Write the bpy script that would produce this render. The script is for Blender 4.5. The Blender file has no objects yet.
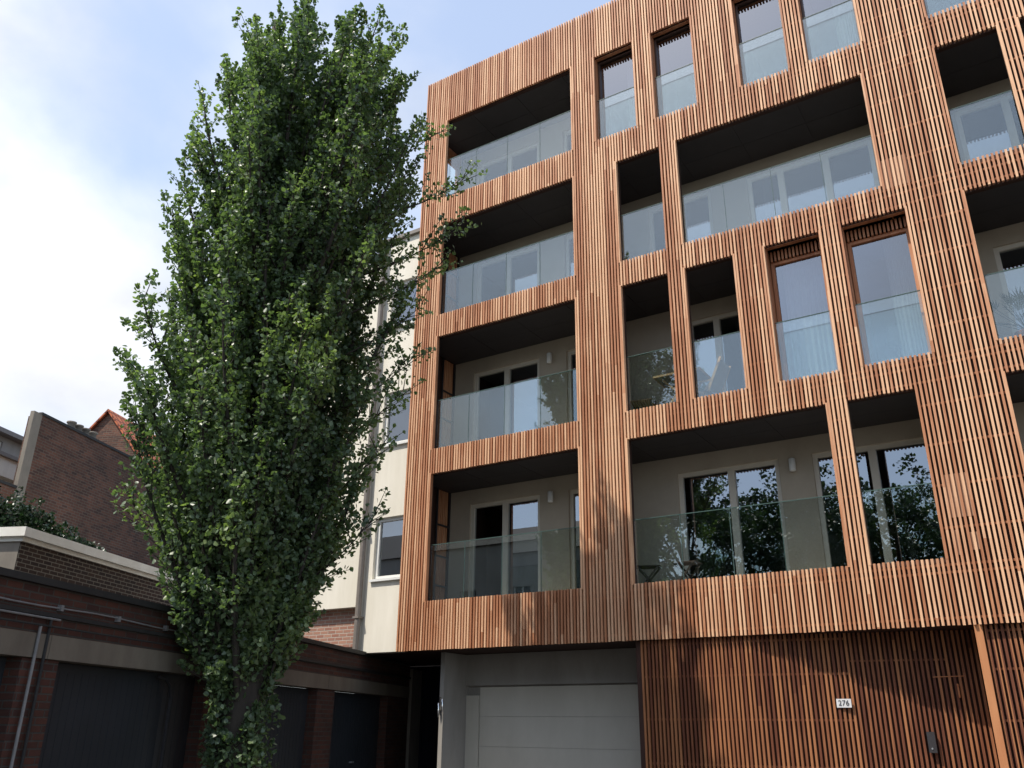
import bpy, math, random
import numpy as np
from mathutils import Vector, Matrix
random.seed(7); rng = np.random.default_rng(7)
sc = bpy.context.scene; COL = sc.collection
# ------------------------------------------------------------------ camera
cam_d = bpy.data.cameras.new('camera'); cam = bpy.data.objects.new('camera', cam_d); COL.objects.link(cam)
R_ = Vector((0.8429, 0.5380, 0.0)); FW = Vector((-0.4985, 0.7812, 0.3750)).normalized()
yaw, pitch, roll = 0.5678, 0.3844, 0.0096
FW = Vector((-math.sin(yaw)*math.cos(pitch), math.cos(yaw)*math.cos(pitch), math.sin(pitch)))
R0 = Vector((math.cos(yaw), math.sin(yaw), 0)); U0 = R0.cross(FW)
RR = R0*math.cos(roll) + U0*math.sin(roll); UU = RR.cross(FW)
m = Matrix((RR, UU, -FW)).transposed().to_4x4(); m.translation = Vector((10.7986, -12.9458, 1.6033))
cam.matrix_world = m
cam_d.sensor_width = 36; cam_d.lens = 29.856; cam_d.clip_end = 3000; cam_d.clip_start = 0.05
sc.camera = cam
# ------------------------------------------------------------------ sun and sky
SUN_A, SUN_E = math.radians(65), math.radians(57.5)
sdir = Vector((-math.cos(SUN_A)*math.cos(SUN_E), -math.sin(SUN_A)*math.cos(SUN_E), math.sin(SUN_E)))
ld = bpy.data.lights.new('sun', 'SUN'); ld.energy = 4.7; ld.angle = math.radians(0.6); ld.color = (1.0, 0.93, 0.83)
lo = bpy.data.objects.new('sun', ld); COL.objects.link(lo); lo.rotation_euler = sdir.to_track_quat('Z', 'Y').to_euler()
w = bpy.data.worlds.new('World'); sc.world = w; w.use_nodes = True
nt = w.node_tree; nt.nodes.clear(); N = nt.nodes.new; L = nt.links.new
out = N('ShaderNodeOutputWorld'); bg = N('ShaderNodeBackground'); L(bg.outputs[0], out.inputs[0])
sky = N('ShaderNodeTexSky'); sky.sky_type = 'NISHITA'; sky.sun_disc = False
sky.sun_elevation = SUN_E; sky.sun_rotation = math.atan2(sdir.x, sdir.y) % (2*math.pi)
sky.air_density = 1.0; sky.dust_density = 1.2; sky.ozone_density = 1.5
tc = N('ShaderNodeTexCoord'); mp = N('ShaderNodeMapping'); mp.inputs['Scale'].default_value = (1, 1, 1.6); L(tc.outputs['Generated'], mp.inputs[0])
n1 = N('ShaderNodeTexNoise'); n1.inputs['Scale'].default_value = 2.1; n1.inputs['Detail'].default_value = 9; n1.inputs['Roughness'].default_value = .5; n1.inputs['Distortion'].default_value = .25
L(mp.outputs[0], n1.inputs['Vector'])
# a bank of cloud, densest towards the left of the view
dt = N('ShaderNodeVectorMath'); dt.operation = 'DOT_PRODUCT'; dt.inputs[1].default_value = Vector((-.86, .36, .63)).normalized(); L(tc.outputs['Generated'], dt.inputs[0])
bk = N('ShaderNodeMapRange'); bk.inputs[1].default_value = .89; bk.inputs[2].default_value = .985; bk.inputs[3].default_value = 0; bk.inputs[4].default_value = .205; L(dt.outputs['Value'], bk.inputs[0])
ad = N('ShaderNodeMath'); ad.operation = 'ADD'; L(n1.outputs['Fac'], ad.inputs[0]); L(bk.outputs[0], ad.inputs[1])
cr = N('ShaderNodeMapRange'); cr.interpolation_type = 'SMOOTHSTEP'; cr.inputs[1].default_value = .47; cr.inputs[2].default_value = .80; L(ad.outputs[0], cr.inputs[0])
n2 = N('ShaderNodeTexNoise'); n2.inputs['Scale'].default_value = 4.0; n2.inputs['Detail'].default_value = 6; L(mp.outputs[0], n2.inputs['Vector'])
cc = N('ShaderNodeMapRange'); cc.inputs[1].default_value = .35; cc.inputs[2].default_value = .62; cc.inputs[3].default_value = 5.2; cc.inputs[4].default_value = 8.2; L(n2.outputs['Fac'], cc.inputs[0])
cb = N('ShaderNodeMath'); cb.operation = 'MULTIPLY_ADD'; L(bk.outputs[0], cb.inputs[0]); cb.inputs[1].default_value = 9; L(cc.outputs[0], cb.inputs[2])
ccol = N('ShaderNodeVectorMath'); ccol.operation = 'SCALE'; ccol.inputs[0].default_value = (.97, .99, 1.04); L(cb.outputs[0], ccol.inputs['Scale'])
skl = N('ShaderNodeVectorMath'); skl.operation = 'MULTIPLY_ADD'; skl.inputs[1].default_value = (1.3, 1.25, 1.15); skl.inputs[2].default_value = (3.1, 3.6, 4.7); L(sky.outputs[0], skl.inputs[0])
mx = N('ShaderNodeMix'); mx.data_type = 'RGBA'; L(cr.outputs[0], mx.inputs[0]); L(skl.outputs[0], mx.inputs[6]); L(ccol.outputs[0], mx.inputs[7])
L(mx.outputs[2], bg.inputs[0]); bg.inputs[1].default_value = 0.11
sc.view_settings.view_transform = 'Standard'; sc.view_settings.look = 'None'; sc.view_settings.exposure = 0.12; sc.view_settings.gamma = 1
sc.render.engine = 'CYCLES'

# ------------------------------------------------------------------ materials
def nmat(name, base=(.5,.5,.5), rough=.6, spec=.5, metal=0):
    m = bpy.data.materials.new(name); m.use_nodes = True; t = m.node_tree
    b = t.nodes['Principled BSDF']; b.inputs['Base Color'].default_value = (*base, 1); b.inputs['Roughness'].default_value = rough
    b.inputs['Specular IOR Level'].default_value = spec; b.inputs['Metallic'].default_value = metal
    return m, t, b
def noisy(name, c1, c2, scale=3, rough=.7, bump=0.0, stretch=(1,1,1), metal=0, spec=.4, detail=6):
    m, t, b = nmat(name, c1, rough, spec, metal)
    tc = t.nodes.new('ShaderNodeTexCoord'); mp = t.nodes.new('ShaderNodeMapping'); mp.inputs['Scale'].default_value = stretch
    n = t.nodes.new('ShaderNodeTexNoise'); n.inputs['Scale'].default_value = scale; n.inputs['Detail'].default_value = detail; n.inputs['Roughness'].default_value = .65
    r = t.nodes.new('ShaderNodeMapRange'); r.inputs[1].default_value = .3; r.inputs[2].default_value = .7
    x = t.nodes.new('ShaderNodeMix'); x.data_type = 'RGBA'; x.inputs[6].default_value = (*c1,1); x.inputs[7].default_value = (*c2,1)
    t.links.new(tc.outputs['Object'], mp.inputs[0]); t.links.new(mp.outputs[0], n.inputs['Vector']); t.links.new(n.outputs['Fac'], r.inputs[0])
    t.links.new(r.outputs[0], x.inputs[0]); t.links.new(x.outputs[2], b.inputs['Base Color'])
    if bump:
        bp = t.nodes.new('ShaderNodeBump'); bp.inputs['Strength'].default_value = bump; bp.inputs['Distance'].default_value = .01
        t.links.new(n.outputs['Fac'], bp.inputs['Height']); t.links.new(bp.outputs[0], b.inputs['Normal'])
    return m
def wood(name, pitch=None, dark=(.27,.10,.042), mid=(.43,.185,.088), pale=(.70,.42,.245)):
    m, t, b = nmat(name, mid, .62, .35); nn = t.nodes.new; lk = t.links.new
    tc = nn('ShaderNodeTexCoord'); sp = nn('ShaderNodeSeparateXYZ'); lk(tc.outputs['Object'], sp.inputs[0])
    a1 = nn('ShaderNodeMath'); a1.operation = 'ADD'; lk(sp.outputs[0], a1.inputs[0]); lk(sp.outputs[1], a1.inputs[1])
    fl = nn('ShaderNodeMath'); fl.operation = 'MULTIPLY'; lk(sp.outputs[0], fl.inputs[0]); fl.inputs[1].default_value = 1/(pitch or .14)
    fr = nn('ShaderNodeMath'); fr.operation = 'FLOOR'; lk(fl.outputs[0], fr.inputs[0])
    # boards change along the height, each run of slats at its own joints
    wn0 = nn('ShaderNodeTexWhiteNoise'); wn0.noise_dimensions = '1D'; lk(fr.outputs[0], wn0.inputs['W'])
    zz = nn('ShaderNodeMath'); zz.operation = 'MULTIPLY_ADD'; lk(wn0.outputs['Value'], zz.inputs[0]); zz.inputs[1].default_value = 3.0; lk(sp.outputs[2], zz.inputs[2])
    zd = nn('ShaderNodeMath'); zd.operation = 'DIVIDE'; lk(zz.outputs[0], zd.inputs[0]); zd.inputs[1].default_value = 4.8
    zf = nn('ShaderNodeMath'); zf.operation = 'FLOOR'; lk(zd.outputs[0], zf.inputs[0])
    cx = nn('ShaderNodeCombineXYZ'); lk(fr.outputs[0], cx.inputs[0]); lk(zf.outputs[0], cx.inputs[1])
    wn = nn('ShaderNodeTexWhiteNoise'); wn.noise_dimensions = '3D'; lk(cx.outputs[0], wn.inputs['Vector'])
    mp = nn('ShaderNodeMapping'); mp.inputs['Scale'].default_value = (14, 14, .9); lk(tc.outputs['Object'], mp.inputs[0])
    ns = nn('ShaderNodeTexNoise'); ns.inputs['Scale'].default_value = 2.2; ns.inputs['Detail'].default_value = 5; lk(mp.outputs[0], ns.inputs['Vector'])
    nb = nn('ShaderNodeTexNoise'); nb.inputs['Scale'].default_value = .45; nb.inputs['Detail'].default_value = 3; lk(tc.outputs['Object'], nb.inputs['Vector'])
    s1 = nn('ShaderNodeMath'); s1.operation = 'MULTIPLY_ADD'; lk(ns.outputs['Fac'], s1.inputs[0]); s1.inputs[1].default_value = .8
    s2 = nn('ShaderNodeMath'); s2.operation = 'MULTIPLY_ADD'; lk(wn.outputs['Value'], s2.inputs[0]); s2.inputs[1].default_value = .62; s2.inputs[2].default_value = -.42
    lk(s2.outputs[0], s1.inputs[2])
    s3 = nn('ShaderNodeMath'); s3.operation = 'MULTIPLY_ADD'; lk(nb.outputs['Fac'], s3.inputs[0]); s3.inputs[1].default_value = .6; lk(s1.outputs[0], s3.inputs[2])
    rp = nn('ShaderNodeValToRGB'); e = rp.color_ramp.elements; e[0].position = .05; e[0].color = (*dark,1); e[1].position = .85; e[1].color = (*pale,1)
    k = e.new(.42); k.color = (*mid,1); lk(s3.outputs[0], rp.inputs[0]); lk(rp.outputs[0], b.inputs['Base Color'])
    return m
def brick(name, c1, c2, mortar, rough=.85, dirt=(.02,.018,.016), dirtf=.5):
    m, t, b = nmat(name, c1, rough, .25); nn = t.nodes.new; lk = t.links.new
    uv = nn('ShaderNodeUVMap'); uv.uv_map = 'UVMap'
    br = nn('ShaderNodeTexBrick'); br.inputs['Scale'].default_value = 1; br.inputs['Brick Width'].default_value = .215; br.inputs['Row Height'].default_value = .072
    br.inputs['Mortar Size'].default_value = .009; br.inputs['Mortar Smooth'].default_value = .3; br.inputs['Bias'].default_value = 0
    br.inputs['Color1'].default_value = (*c1,1); br.inputs['Color2'].default_value = (*c2,1); br.inputs['Mortar'].default_value = (*mortar,1)
    lk(uv.outputs[0], br.inputs['Vector'])
    ns = nn('ShaderNodeTexNoise'); ns.inputs['Scale'].default_value = 1.1; ns.inputs['Detail'].default_value = 8; ns.inputs['Roughness'].default_value = .7; lk(uv.outputs[0], ns.inputs['Vector'])
    r = nn('ShaderNodeMapRange'); r.inputs[1].default_value = .38; r.inputs[2].default_value = .7; r.inputs[4].default_value = dirtf; lk(ns.outputs['Fac'], r.inputs[0])
    x = nn('ShaderNodeMix'); x.data_type = 'RGBA'; lk(r.outputs[0], x.inputs[0]); lk(br.outputs['Color'], x.inputs[6]); x.inputs[7].default_value = (*dirt,1); lk(x.outputs[2], b.inputs['Base Color'])
    bp = nn('ShaderNodeBump'); bp.inputs['Strength'].default_value = .6; bp.inputs['Distance'].default_value = .01; bp.invert = True; lk(br.outputs['Fac'], bp.inputs['Height']); lk(bp.outputs[0], b.inputs['Normal'])
    return m
def glass(name, tint=(.75,.8,.8), base=.12, gloss=(1,1,1), wav=0.0):
    m = bpy.data.materials.new(name); m.use_nodes = True; t = m.node_tree; t.nodes.clear(); nn = t.nodes.new; lk = t.links.new
    o = nn('ShaderNodeOutputMaterial'); tr = nn('ShaderNodeBsdfTransparent'); tr.inputs[0].default_value = (*tint,1)
    g = nn('ShaderNodeBsdfGlossy'); g.inputs['Roughness'].default_value = .0; g.inputs['Color'].default_value = (*gloss,1)
    lwf = nn('ShaderNodeLayerWeight'); lwf.inputs['Blend'].default_value = .5; lw = nn('ShaderNodeMath'); lw.operation = 'POWER'; lk(lwf.outputs['Facing'], lw.inputs[0]); lw.inputs[1].default_value = 4.0
    mr = nn('ShaderNodeMath'); mr.operation = 'MULTIPLY_ADD'; mr.use_clamp = True; lk(lw.outputs[0], mr.inputs[0]); mr.inputs[1].default_value = .9; mr.inputs[2].default_value = base
    ms = nn('ShaderNodeMixShader'); lk(mr.outputs[0], ms.inputs[0]); lk(tr.outputs[0], ms.inputs[1]); lk(g.outputs[0], ms.inputs[2]); lk(ms.outputs[0], o.inputs[0])
    if wav:
        tc = nn('ShaderNodeTexCoord'); n = nn('ShaderNodeTexNoise'); n.inputs['Scale'].default_value = 1.2; n.inputs['Detail'].default_value = 1; lk(tc.outputs['Object'], n.inputs['Vector'])
        bp = nn('ShaderNodeBump'); bp.inputs['Strength'].default_value = wav; bp.inputs['Distance'].default_value = .02; lk(n.outputs['Fac'], bp.inputs['Height']); lk(bp.outputs[0], g.inputs['Normal'])
    return m
def leafmat(name, a, b_, c, trans=.42, clump=.9):
    m, t, b = nmat(name, a, .38, .6); nn = t.nodes.new; lk = t.links.new
    g = nn('ShaderNodeNewGeometry'); tc = nn('ShaderNodeTexCoord'); ns = nn('ShaderNodeTexNoise'); ns.inputs['Scale'].default_value = clump; ns.inputs['Detail'].default_value = 3; lk(tc.outputs['Object'], ns.inputs['Vector'])
    s = nn('ShaderNodeMath'); s.operation = 'MULTIPLY_ADD'; lk(g.outputs['Random Per Island'], s.inputs[0]); s.inputs[1].default_value = .45; 
    s2 = nn('ShaderNodeMath'); s2.operation = 'MULTIPLY_ADD'; lk(ns.outputs['Fac'], s2.inputs[0]); s2.inputs[1].default_value = 1.5; s2.inputs[2].default_value = -.5; lk(s2.outputs[0], s.inputs[2])
    rp = nn('ShaderNodeValToRGB'); e = rp.color_ramp.elements; e[0].position = .1; e[0].color = (*a,1); e[1].position = .95; e[1].color = (*c,1); k = e.new(.55); k.color = (*b_,1)
    lk(s.outputs[0], rp.inputs[0]); lk(rp.outputs[0], b.inputs['Base Color'])
    tl = nn('ShaderNodeBsdfTranslucent'); mu = nn('ShaderNodeVectorMath'); mu.operation = 'MULTIPLY'; mu.inputs[1].default_value = (1.3,1.5,.6); lk(rp.outputs[0], mu.inputs[0]); lk(mu.outputs[0], tl.inputs[0])
    ms = nn('ShaderNodeMixShader'); ms.inputs[0].default_value = trans; lk(b.outputs[0], ms.inputs[1]); lk(tl.outputs[0], ms.inputs[2]); lk(ms.outputs[0], t.nodes['Material Output'].inputs[0])
    return m
PITCH = .0625
M = dict(
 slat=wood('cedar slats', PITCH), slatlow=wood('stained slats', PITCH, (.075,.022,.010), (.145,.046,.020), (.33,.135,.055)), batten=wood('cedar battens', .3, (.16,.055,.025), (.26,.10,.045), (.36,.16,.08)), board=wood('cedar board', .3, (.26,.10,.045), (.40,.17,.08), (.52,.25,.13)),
 paleslat=noisy('pale filler board', (.33,.20,.125), (.42,.28,.19), 6),
 trim=wood('cedar trim', .3, (.34,.13,.05), (.42,.17,.07), (.5,.23,.1)),
 backing=noisy('dark membrane', (.030,.012,.008), (.05,.02,.012), 2, .8),
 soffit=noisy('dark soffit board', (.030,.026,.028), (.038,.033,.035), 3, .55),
 beige=noisy('beige render', (.37,.315,.245), (.43,.37,.295), 1.4, .85, .05),
 frame=noisy('beige window frame', (.56,.51,.43), (.60,.55,.47), 5, .45),
 dframe=noisy('dark bronze frame', (.06,.035,.028), (.08,.045,.035), 5, .4),
 slab=noisy('concrete floor', (.30,.29,.27), (.36,.35,.33), 3, .8),
 room=noisy('room plaster', (.25,.25,.24), (.30,.30,.29), 1, .9),
 cream=noisy('cream render', (.64,.60,.50), (.76,.72,.62), 2.2, .85, .05, (1,1,.18)),
 white=noisy('white paint', (.66,.66,.63), (.72,.72,.69), 2, .6),
 greyr=noisy('grey render', (.26,.24,.21), (.36,.335,.30), 1.6, .85, .05, (1,1,.35)),
 door=noisy('off white door panel', (.50,.465,.39), (.58,.54,.46), 1.6, .5, .0, (1,1,.4)),
 pane=glass('window pane', (.5,.55,.55), .29, (.80,.85,.91), .012),
 pane_dark=glass('loggia window pane', (.42,.46,.46), .29, (.80,.85,.91), .012),
 bal=glass('balustrade glass', (.86,.91,.90), .105, (.93,.98,.98), 0),
 baledge=noisy('glass edge', (.05,.09,.08), (.07,.12,.1), 8, .3),
 metal=noisy('dark metal', (.035,.033,.035), (.05,.047,.05), 9, .45, metal=.3),
 steel=noisy('galvanised steel', (.35,.36,.37), (.45,.46,.47), 9, .4, metal=.7),
 oldsteel=noisy('dull old steel', (.17,.165,.16), (.26,.25,.24), 7, .6, metal=.2), pipe=noisy('grey brown pipe', (.16,.14,.12), (.22,.19,.165), 6, .5),
 redbrick=brick('red garage brick', (.105,.040,.026), (.060,.026,.020), (.07,.06,.05)),  # base colour darkened to stand in for shade on the garage front
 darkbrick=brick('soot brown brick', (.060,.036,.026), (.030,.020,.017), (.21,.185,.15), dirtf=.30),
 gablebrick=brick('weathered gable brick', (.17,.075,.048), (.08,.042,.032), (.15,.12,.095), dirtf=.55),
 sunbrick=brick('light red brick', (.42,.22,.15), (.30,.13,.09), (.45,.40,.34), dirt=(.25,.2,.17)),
 lintel=noisy('stained shaded concrete', (.19,.16,.12), (.11,.088,.066), 1.6, .85, .2, (1,1,.4)),  # streaky stains, with the shade under the garage roof darkened into the base colour
 conc=noisy('weathered concrete', (.17,.15,.125), (.25,.22,.18), 2.5, .9, .2, (1,1,.5)),
 tar=noisy('bitumen edge', (.018,.017,.016), (.03,.028,.026), 4, .7),
 gdoor=noisy('dark painted garage door', (.022,.025,.028), (.03,.033,.038), 1.5, .45),
 bluedoor=noisy('dark blue garage door', (.010,.012,.024), (.014,.017,.03), 1.5, .45),
 coping=noisy('white coping', (.80,.78,.70), (.66,.63,.55), 3, .7),
 ground=noisy('concrete yard', (.075,.072,.068), (.11,.105,.098), .8, .9, .1, detail=9),
 bark=noisy('grey brown bark', (.055,.045,.035), (.03,.025,.02), 9, .95, .6, (1,1,.25)),
 leaf=leafmat('poplar leaves', (.065,.105,.060), (.135,.195,.100), (.27,.35,.14)),
 leaf2=leafmat('dark leaves', (.018,.032,.016), (.032,.055,.027), (.06,.085,.045)),
 ivy=leafmat('ivy leaves', (.010,.026,.010), (.016,.040,.015), (.03,.065,.02), .2, 2),
 teak=noisy('teak', (.42,.25,.13), (.52,.33,.18), 8, .6), dteak=noisy('dark stained wood', (.05,.035,.028), (.08,.05,.04), 8, .6),
 canvas=noisy('grey canvas', (.20,.18,.17), (.25,.23,.21), 12, .9),
 streak_curtain=noisy('sheer curtain', (.55,.58,.6), (.65,.68,.7), 3, .9),
 plate=noisy('enamel plate', (.60,.60,.60), (.66,.66,.66), 6, .4), ink=noisy('black ink', (.02,.02,.02), (.03,.03,.03), 6, .6),
 chrome=noisy('chrome', (.8,.8,.8), (.85,.85,.85), 3, .12, metal=1), lamp=noisy('frosted lamp', (.62,.62,.60), (.68,.68,.66), 3, .5),
 terracotta=noisy('terracotta', (.45,.2,.12), (.35,.15,.09), 8, .8),
)
def tilemat():
    m, t, b = nmat('orange roof tiles', (.5,.16,.07), .75, .3); nn = t.nodes.new; lk = t.links.new
    uv = nn('ShaderNodeUVMap'); uv.uv_map = 'UVMap'; wv = nn('ShaderNodeTexBrick'); wv.offset = 0
    wv.inputs['Scale'].default_value = 1; wv.inputs['Brick Width'].default_value = .28; wv.inputs['Row Height'].default_value = .34; wv.inputs['Mortar Size'].default_value = .035
    wv.inputs['Color1'].default_value = (.55,.17,.07,1); wv.inputs['Color2'].default_value = (.40,.11,.05,1); wv.inputs['Mortar'].default_value = (.16,.045,.025,1)
    lk(uv.outputs[0], wv.inputs['Vector']); lk(wv.outputs['Color'], b.inputs['Base Color'])
    bp = nn('ShaderNodeBump'); bp.invert = True; bp.inputs['Distance'].default_value = .05; lk(wv.outputs['Fac'], bp.inputs['Height']); lk(bp.outputs[0], b.inputs['Normal'])
    return m
M['tile'] = tilemat()

# ------------------------------------------------------------------ mesh helpers
class MB:
    def __init__(s): s.v = []; s.f = []; s.uv = []
    def face(s, pts, uvs=None):
        i = len(s.v); s.v += [tuple(p) for p in pts]; s.f.append(tuple(range(i, i+len(pts))))
        if uvs is None:
            a, b, c = Vector(pts[0]), Vector(pts[1]), Vector(pts[2]); n = (b-a).cross(c-a); k = max(range(3), key=lambda q: abs(n[q]))
            uvs = [((p[1], p[2]) if k == 0 else (p[0], p[2]) if k == 1 else (p[0], p[1])) for p in pts]
        s.uv += list(uvs)
        return s
    def box(s, x0, x1, y0, y1, z0, z1):
        x0, x1 = sorted((x0, x1)); y0, y1 = sorted((y0, y1)); z0, z1 = sorted((z0, z1))
        a = [(x0,y0,z0),(x1,y0,z0),(x1,y1,z0),(x0,y1,z0),(x0,y0,z1),(x1,y0,z1),(x1,y1,z1),(x0,y1,z1)]
        for q in ((0,3,2,1),(4,5,6,7),(0,1,5,4),(1,2,6,5),(2,3,7,6),(3,0,4,7)): s.face([a[i] for i in q])
        return s
    def beam(s, p0, p1, w, h):
        p0, p1 = Vector(p0), Vector(p1); d = (p1-p0).normalized(); up = Vector((0,0,1)) if abs(d.z) < .95 else Vector((0,1,0))
        a = d.cross(up).normalized()*w/2; b = a.cross(d).normalized()*h/2
        q = [p0-a-b, p0+a-b, p0+a+b, p0-a+b, p1-a-b, p1+a-b, p1+a+b, p1-a+b]
        for f in ((0,3,2,1),(4,5,6,7),(0,1,5,4),(1,2,6,5),(2,3,7,6),(3,0,4,7)): s.face([q[i] for i in f])
        return s
    def tube(s, pts, rad, n=8, cap=True):
        pts = [Vector(p) for p in pts]; rad = rad if isinstance(rad, (list, tuple)) else [rad]*len(pts); rings = []
        for i, p in enumerate(pts):
            d = (pts[min(i+1, len(pts)-1)] - pts[max(i-1, 0)]).normalized(); up = Vector((0,0,1)) if abs(d.z) < .9 else Vector((1,0,0))
            a = d.cross(up).normalized(); b = a.cross(d)
            i0 = len(s.v)
            for k in range(n): t = 2*math.pi*k/n; s.v.append(tuple(p + (a*math.cos(t) + b*math.sin(t))*rad[i]))
            rings.append(i0)
        for A, B in zip(rings, rings[1:]):
            for k in range(n):
                k2 = (k+1) % n; s.f.append((A+k, A+k2, B+k2, B+k)); s.uv += [(0,0)]*4
        if cap:
            s.f.append(tuple(rings[0]+k for k in range(n))[::-1]); s.uv += [(0,0)]*n
            s.f.append(tuple(rings[-1]+k for k in range(n))); s.uv += [(0,0)]*n
        return s
    def lathe(s, prof, c=(0,0,0), n=16):
        rings = []
        for r, z in prof:
            i0 = len(s.v); rings.append(i0)
            for k in range(n): t = 2*math.pi*k/n; s.v.append((c[0]+r*math.cos(t), c[1]+r*math.sin(t), c[2]+z))
        for A, B in zip(rings, rings[1:]):
            for k in range(n): k2 = (k+1) % n; s.f.append((A+k, A+k2, B+k2, B+k)); s.uv += [(0,0)]*4
        return s
    def wall(s, x0, x1, z0, z1, y0, y1, holes):
        xs = sorted({x0, x1, *[min(max(h[i], x0), x1) for h in holes for i in (0,1)]}); zs = sorted({z0, z1, *[min(max(h[i], z0), z1) for h in holes for i in (2,3)]})
        for a, b in zip(xs, xs[1:]):
            run = None
            for c, d in zip(zs, zs[1:]):
                mx_, mz = (a+b)/2, (c+d)/2
                hole = any(h[0] < mx_ < h[1] and h[2] < mz < h[3] for h in holes)
                if hole:
                    if run: s.box(a, b, y0, y1, *run); run = None
                else: run = (run[0], d) if run else (c, d)
            if run: s.box(a, b, y0, y1, *run)
        return s
    def build(s, name, mat, parent=None, smooth=False, bevel=0):
        me = bpy.data.meshes.new(name); me.from_pydata(s.v, [], s.f); u = me.uv_layers.new(name='UVMap')
        u.data.foreach_set('uv', [c for q in s.uv for c in q]); me.materials.append(mat if not isinstance(mat, str) else M[mat])
        if smooth: me.shade_smooth()
        o = bpy.data.objects.new(name, me); COL.objects.link(o)
        if parent: o.parent = parent
        if bevel:
            b = o.modifiers.new('bevel', 'BEVEL'); b.width = bevel; b.segments = 2
        return o
def tag(o, label=None, cat=None, group=None, kind=None):
    for k, v in (('label', label), ('category', cat), ('group', group), ('kind', kind)):
        if v: o[k] = v
    return o
def empty(name, loc, rz=0, label=None, cat=None, group=None):
    o = bpy.data.objects.new(name, None); o.empty_display_size = .3; COL.objects.link(o); o.location = loc; o.rotation_euler = (0,0,rz)
    return tag(o, label, cat, group)
def copy_tree(o, parent=None):
    c = o.copy(); COL.objects.link(c); c.parent = parent
    for ch in o.children: copy_tree(ch, c)
    return c

# ------------------------------------------------------------------ ground
g = MB(); g.face([(-600,-600,0),(600,-600,0),(600,600,0),(-600,600,0)]); tag(g.build('ground', 'ground'), kind='structure')

# ------------------------------------------------------------------ the timber clad apartment building
BOT, TOP, XR = 2.91, 16.32, 15.0
SILL = [3.80, 6.80, 9.82, 12.80]; HEAD = [6.28, 9.30, 12.105, 14.97]
bld = empty('apartment_building', (0,0,0), 0, 'tall apartment building clad in vertical red brown cedar slats with staggered openings', 'building')
# openings: x0, x1, floor, kind
OPN = [(.645,3.96,f,'log') for f in range(4)] + [
 (4.93,8.285,0,'log'),(8.60,9.565,0,'log'),(10.735,13.3,0,'log'),
 (4.94,5.88,1,'log'),(6.20,7.085,1,'log'),(7.64,8.55,1,'box'),(8.91,9.885,1,'box'),(10.74,13.3,1,'log'),
 (4.95,5.875,2,'log'),(6.21,9.60,2,'log'),(10.77,11.675,2,'log'),(11.99,13.0,2,'log'),
 (4.53,5.43,3,'win'),(5.84,6.70,3,'win'),(7.57,8.45,3,'win'),(8.785,9.705,3,'win'),(10.77,11.68,3,'win')]
holes = [(a,b,SILL[f],HEAD[f]) for a,b,f,k in OPN]
# slats
sl = MB(); nS = int(XR/PITCH)
for i in range(nS):
    xc = .018 + i*PITCH; hs = sorted([(h[2],h[3]) for h in holes if h[0]-.012 < xc < h[1]+.012]); segs = []; z = BOT
    for a, b in hs: segs.append((z, a)); z = b
    segs.append((z, TOP)); j = random.uniform(-.0025,.0025)
    for a, b in segs: sl.box(xc-.0165+j, xc+.0165+j, random.uniform(0,.003), .045, a+random.uniform(-.004,.004), b+random.uniform(-.004,.004))
for h in holes:   # an edge slat down each side of every opening
    for xe in (h[0]-.017, h[1]+.017): sl.box(xe-.0165, xe+.0165, -.002, .074, h[2]-.02, h[3]+.02)
for k in range(24):    # slats of the return round the left corner, above the neighbour
    yc = .075+k*PITCH; sl.box(-.045, 0, yc-.0165, yc+.0165, 12.45, 12.8); sl.box(-.045, 0, yc-.0165, yc+.0165, 14.62, TOP)
sl.build('slat_screen', 'slat', bld)
bt = MB(); z = BOT+.10; zs = []
while z < TOP: zs.append(z); z += .6
zs += [s_-.09 for s_ in SILL] + [h_+.09 for h_ in HEAD]
for z in zs:
    xs = sorted([(h[0]-.02,h[1]+.02) for h in holes if h[2]-.03 < z < h[3]+.03]); x = .01
    for a, b in xs:
        if a > x: bt.box(x, a, .047, .075, z-.016, z+.016)
        x = max(x, b)
    bt.box(x, XR, .047, .075, z-.016, z+.016)
bt.build('batten', 'batten', bld)
for a, b, c, d in ((9.69,10.03,4.34,4.95),(9.69,9.76,3.83,4.17),(9.90,10.0,3.88,4.12),(9.63,10.05,9.75,10.3)): MB().box(a, b, .041, .0462, c, d).build('filler_board', 'paleslat', bld)   # pale boards showing between some slats
bk = MB().wall(.7, XR, BOT, TOP, .077, .16, holes); bk.wall(.0, .7, BOT, TOP, .077, .10, holes); bk.build('backing_wall', 'backing', bld)
# soffit under the overhang, slabs, roof
so = MB().box(0.0, XR, .06, 6, BOT+.01, BOT+.06); so.build('soffit', 'backing', bld)
for f in range(4):
    top = SILL[f+1]-.06 if f < 3 else TOP-.15
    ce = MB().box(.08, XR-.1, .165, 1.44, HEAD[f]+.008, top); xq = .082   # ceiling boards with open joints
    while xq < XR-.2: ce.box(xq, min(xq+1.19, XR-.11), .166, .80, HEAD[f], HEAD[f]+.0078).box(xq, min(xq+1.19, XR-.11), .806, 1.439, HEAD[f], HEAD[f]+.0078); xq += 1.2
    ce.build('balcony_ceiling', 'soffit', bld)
    MB().box(.08, XR-.1, 1.60, 9, HEAD[f]+.05, top+.0).build('floor_slab', 'room', bld)
MB().box(.08, XR-.1, .165, 9, BOT+.065, SILL[0]-.06).build('floor_slab', 'slab', bld)
MB().box(.02, XR-.1, .165, 9.3, TOP-.148, TOP-.02).build('roof', 'soffit', bld)
MB().box(.08, XR-.1, 9.0, 9.2, 0, TOP-.15).build('rear_wall', 'room', bld)
MB().box(XR-.1, XR, .165, 9.2, 0, TOP-.15).build('side_wall', 'beige', bld)
MB().box(0.0, .075, 1.45, 9.2, 2.98, TOP-.15).build('side_wall', 'backing', bld)
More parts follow.
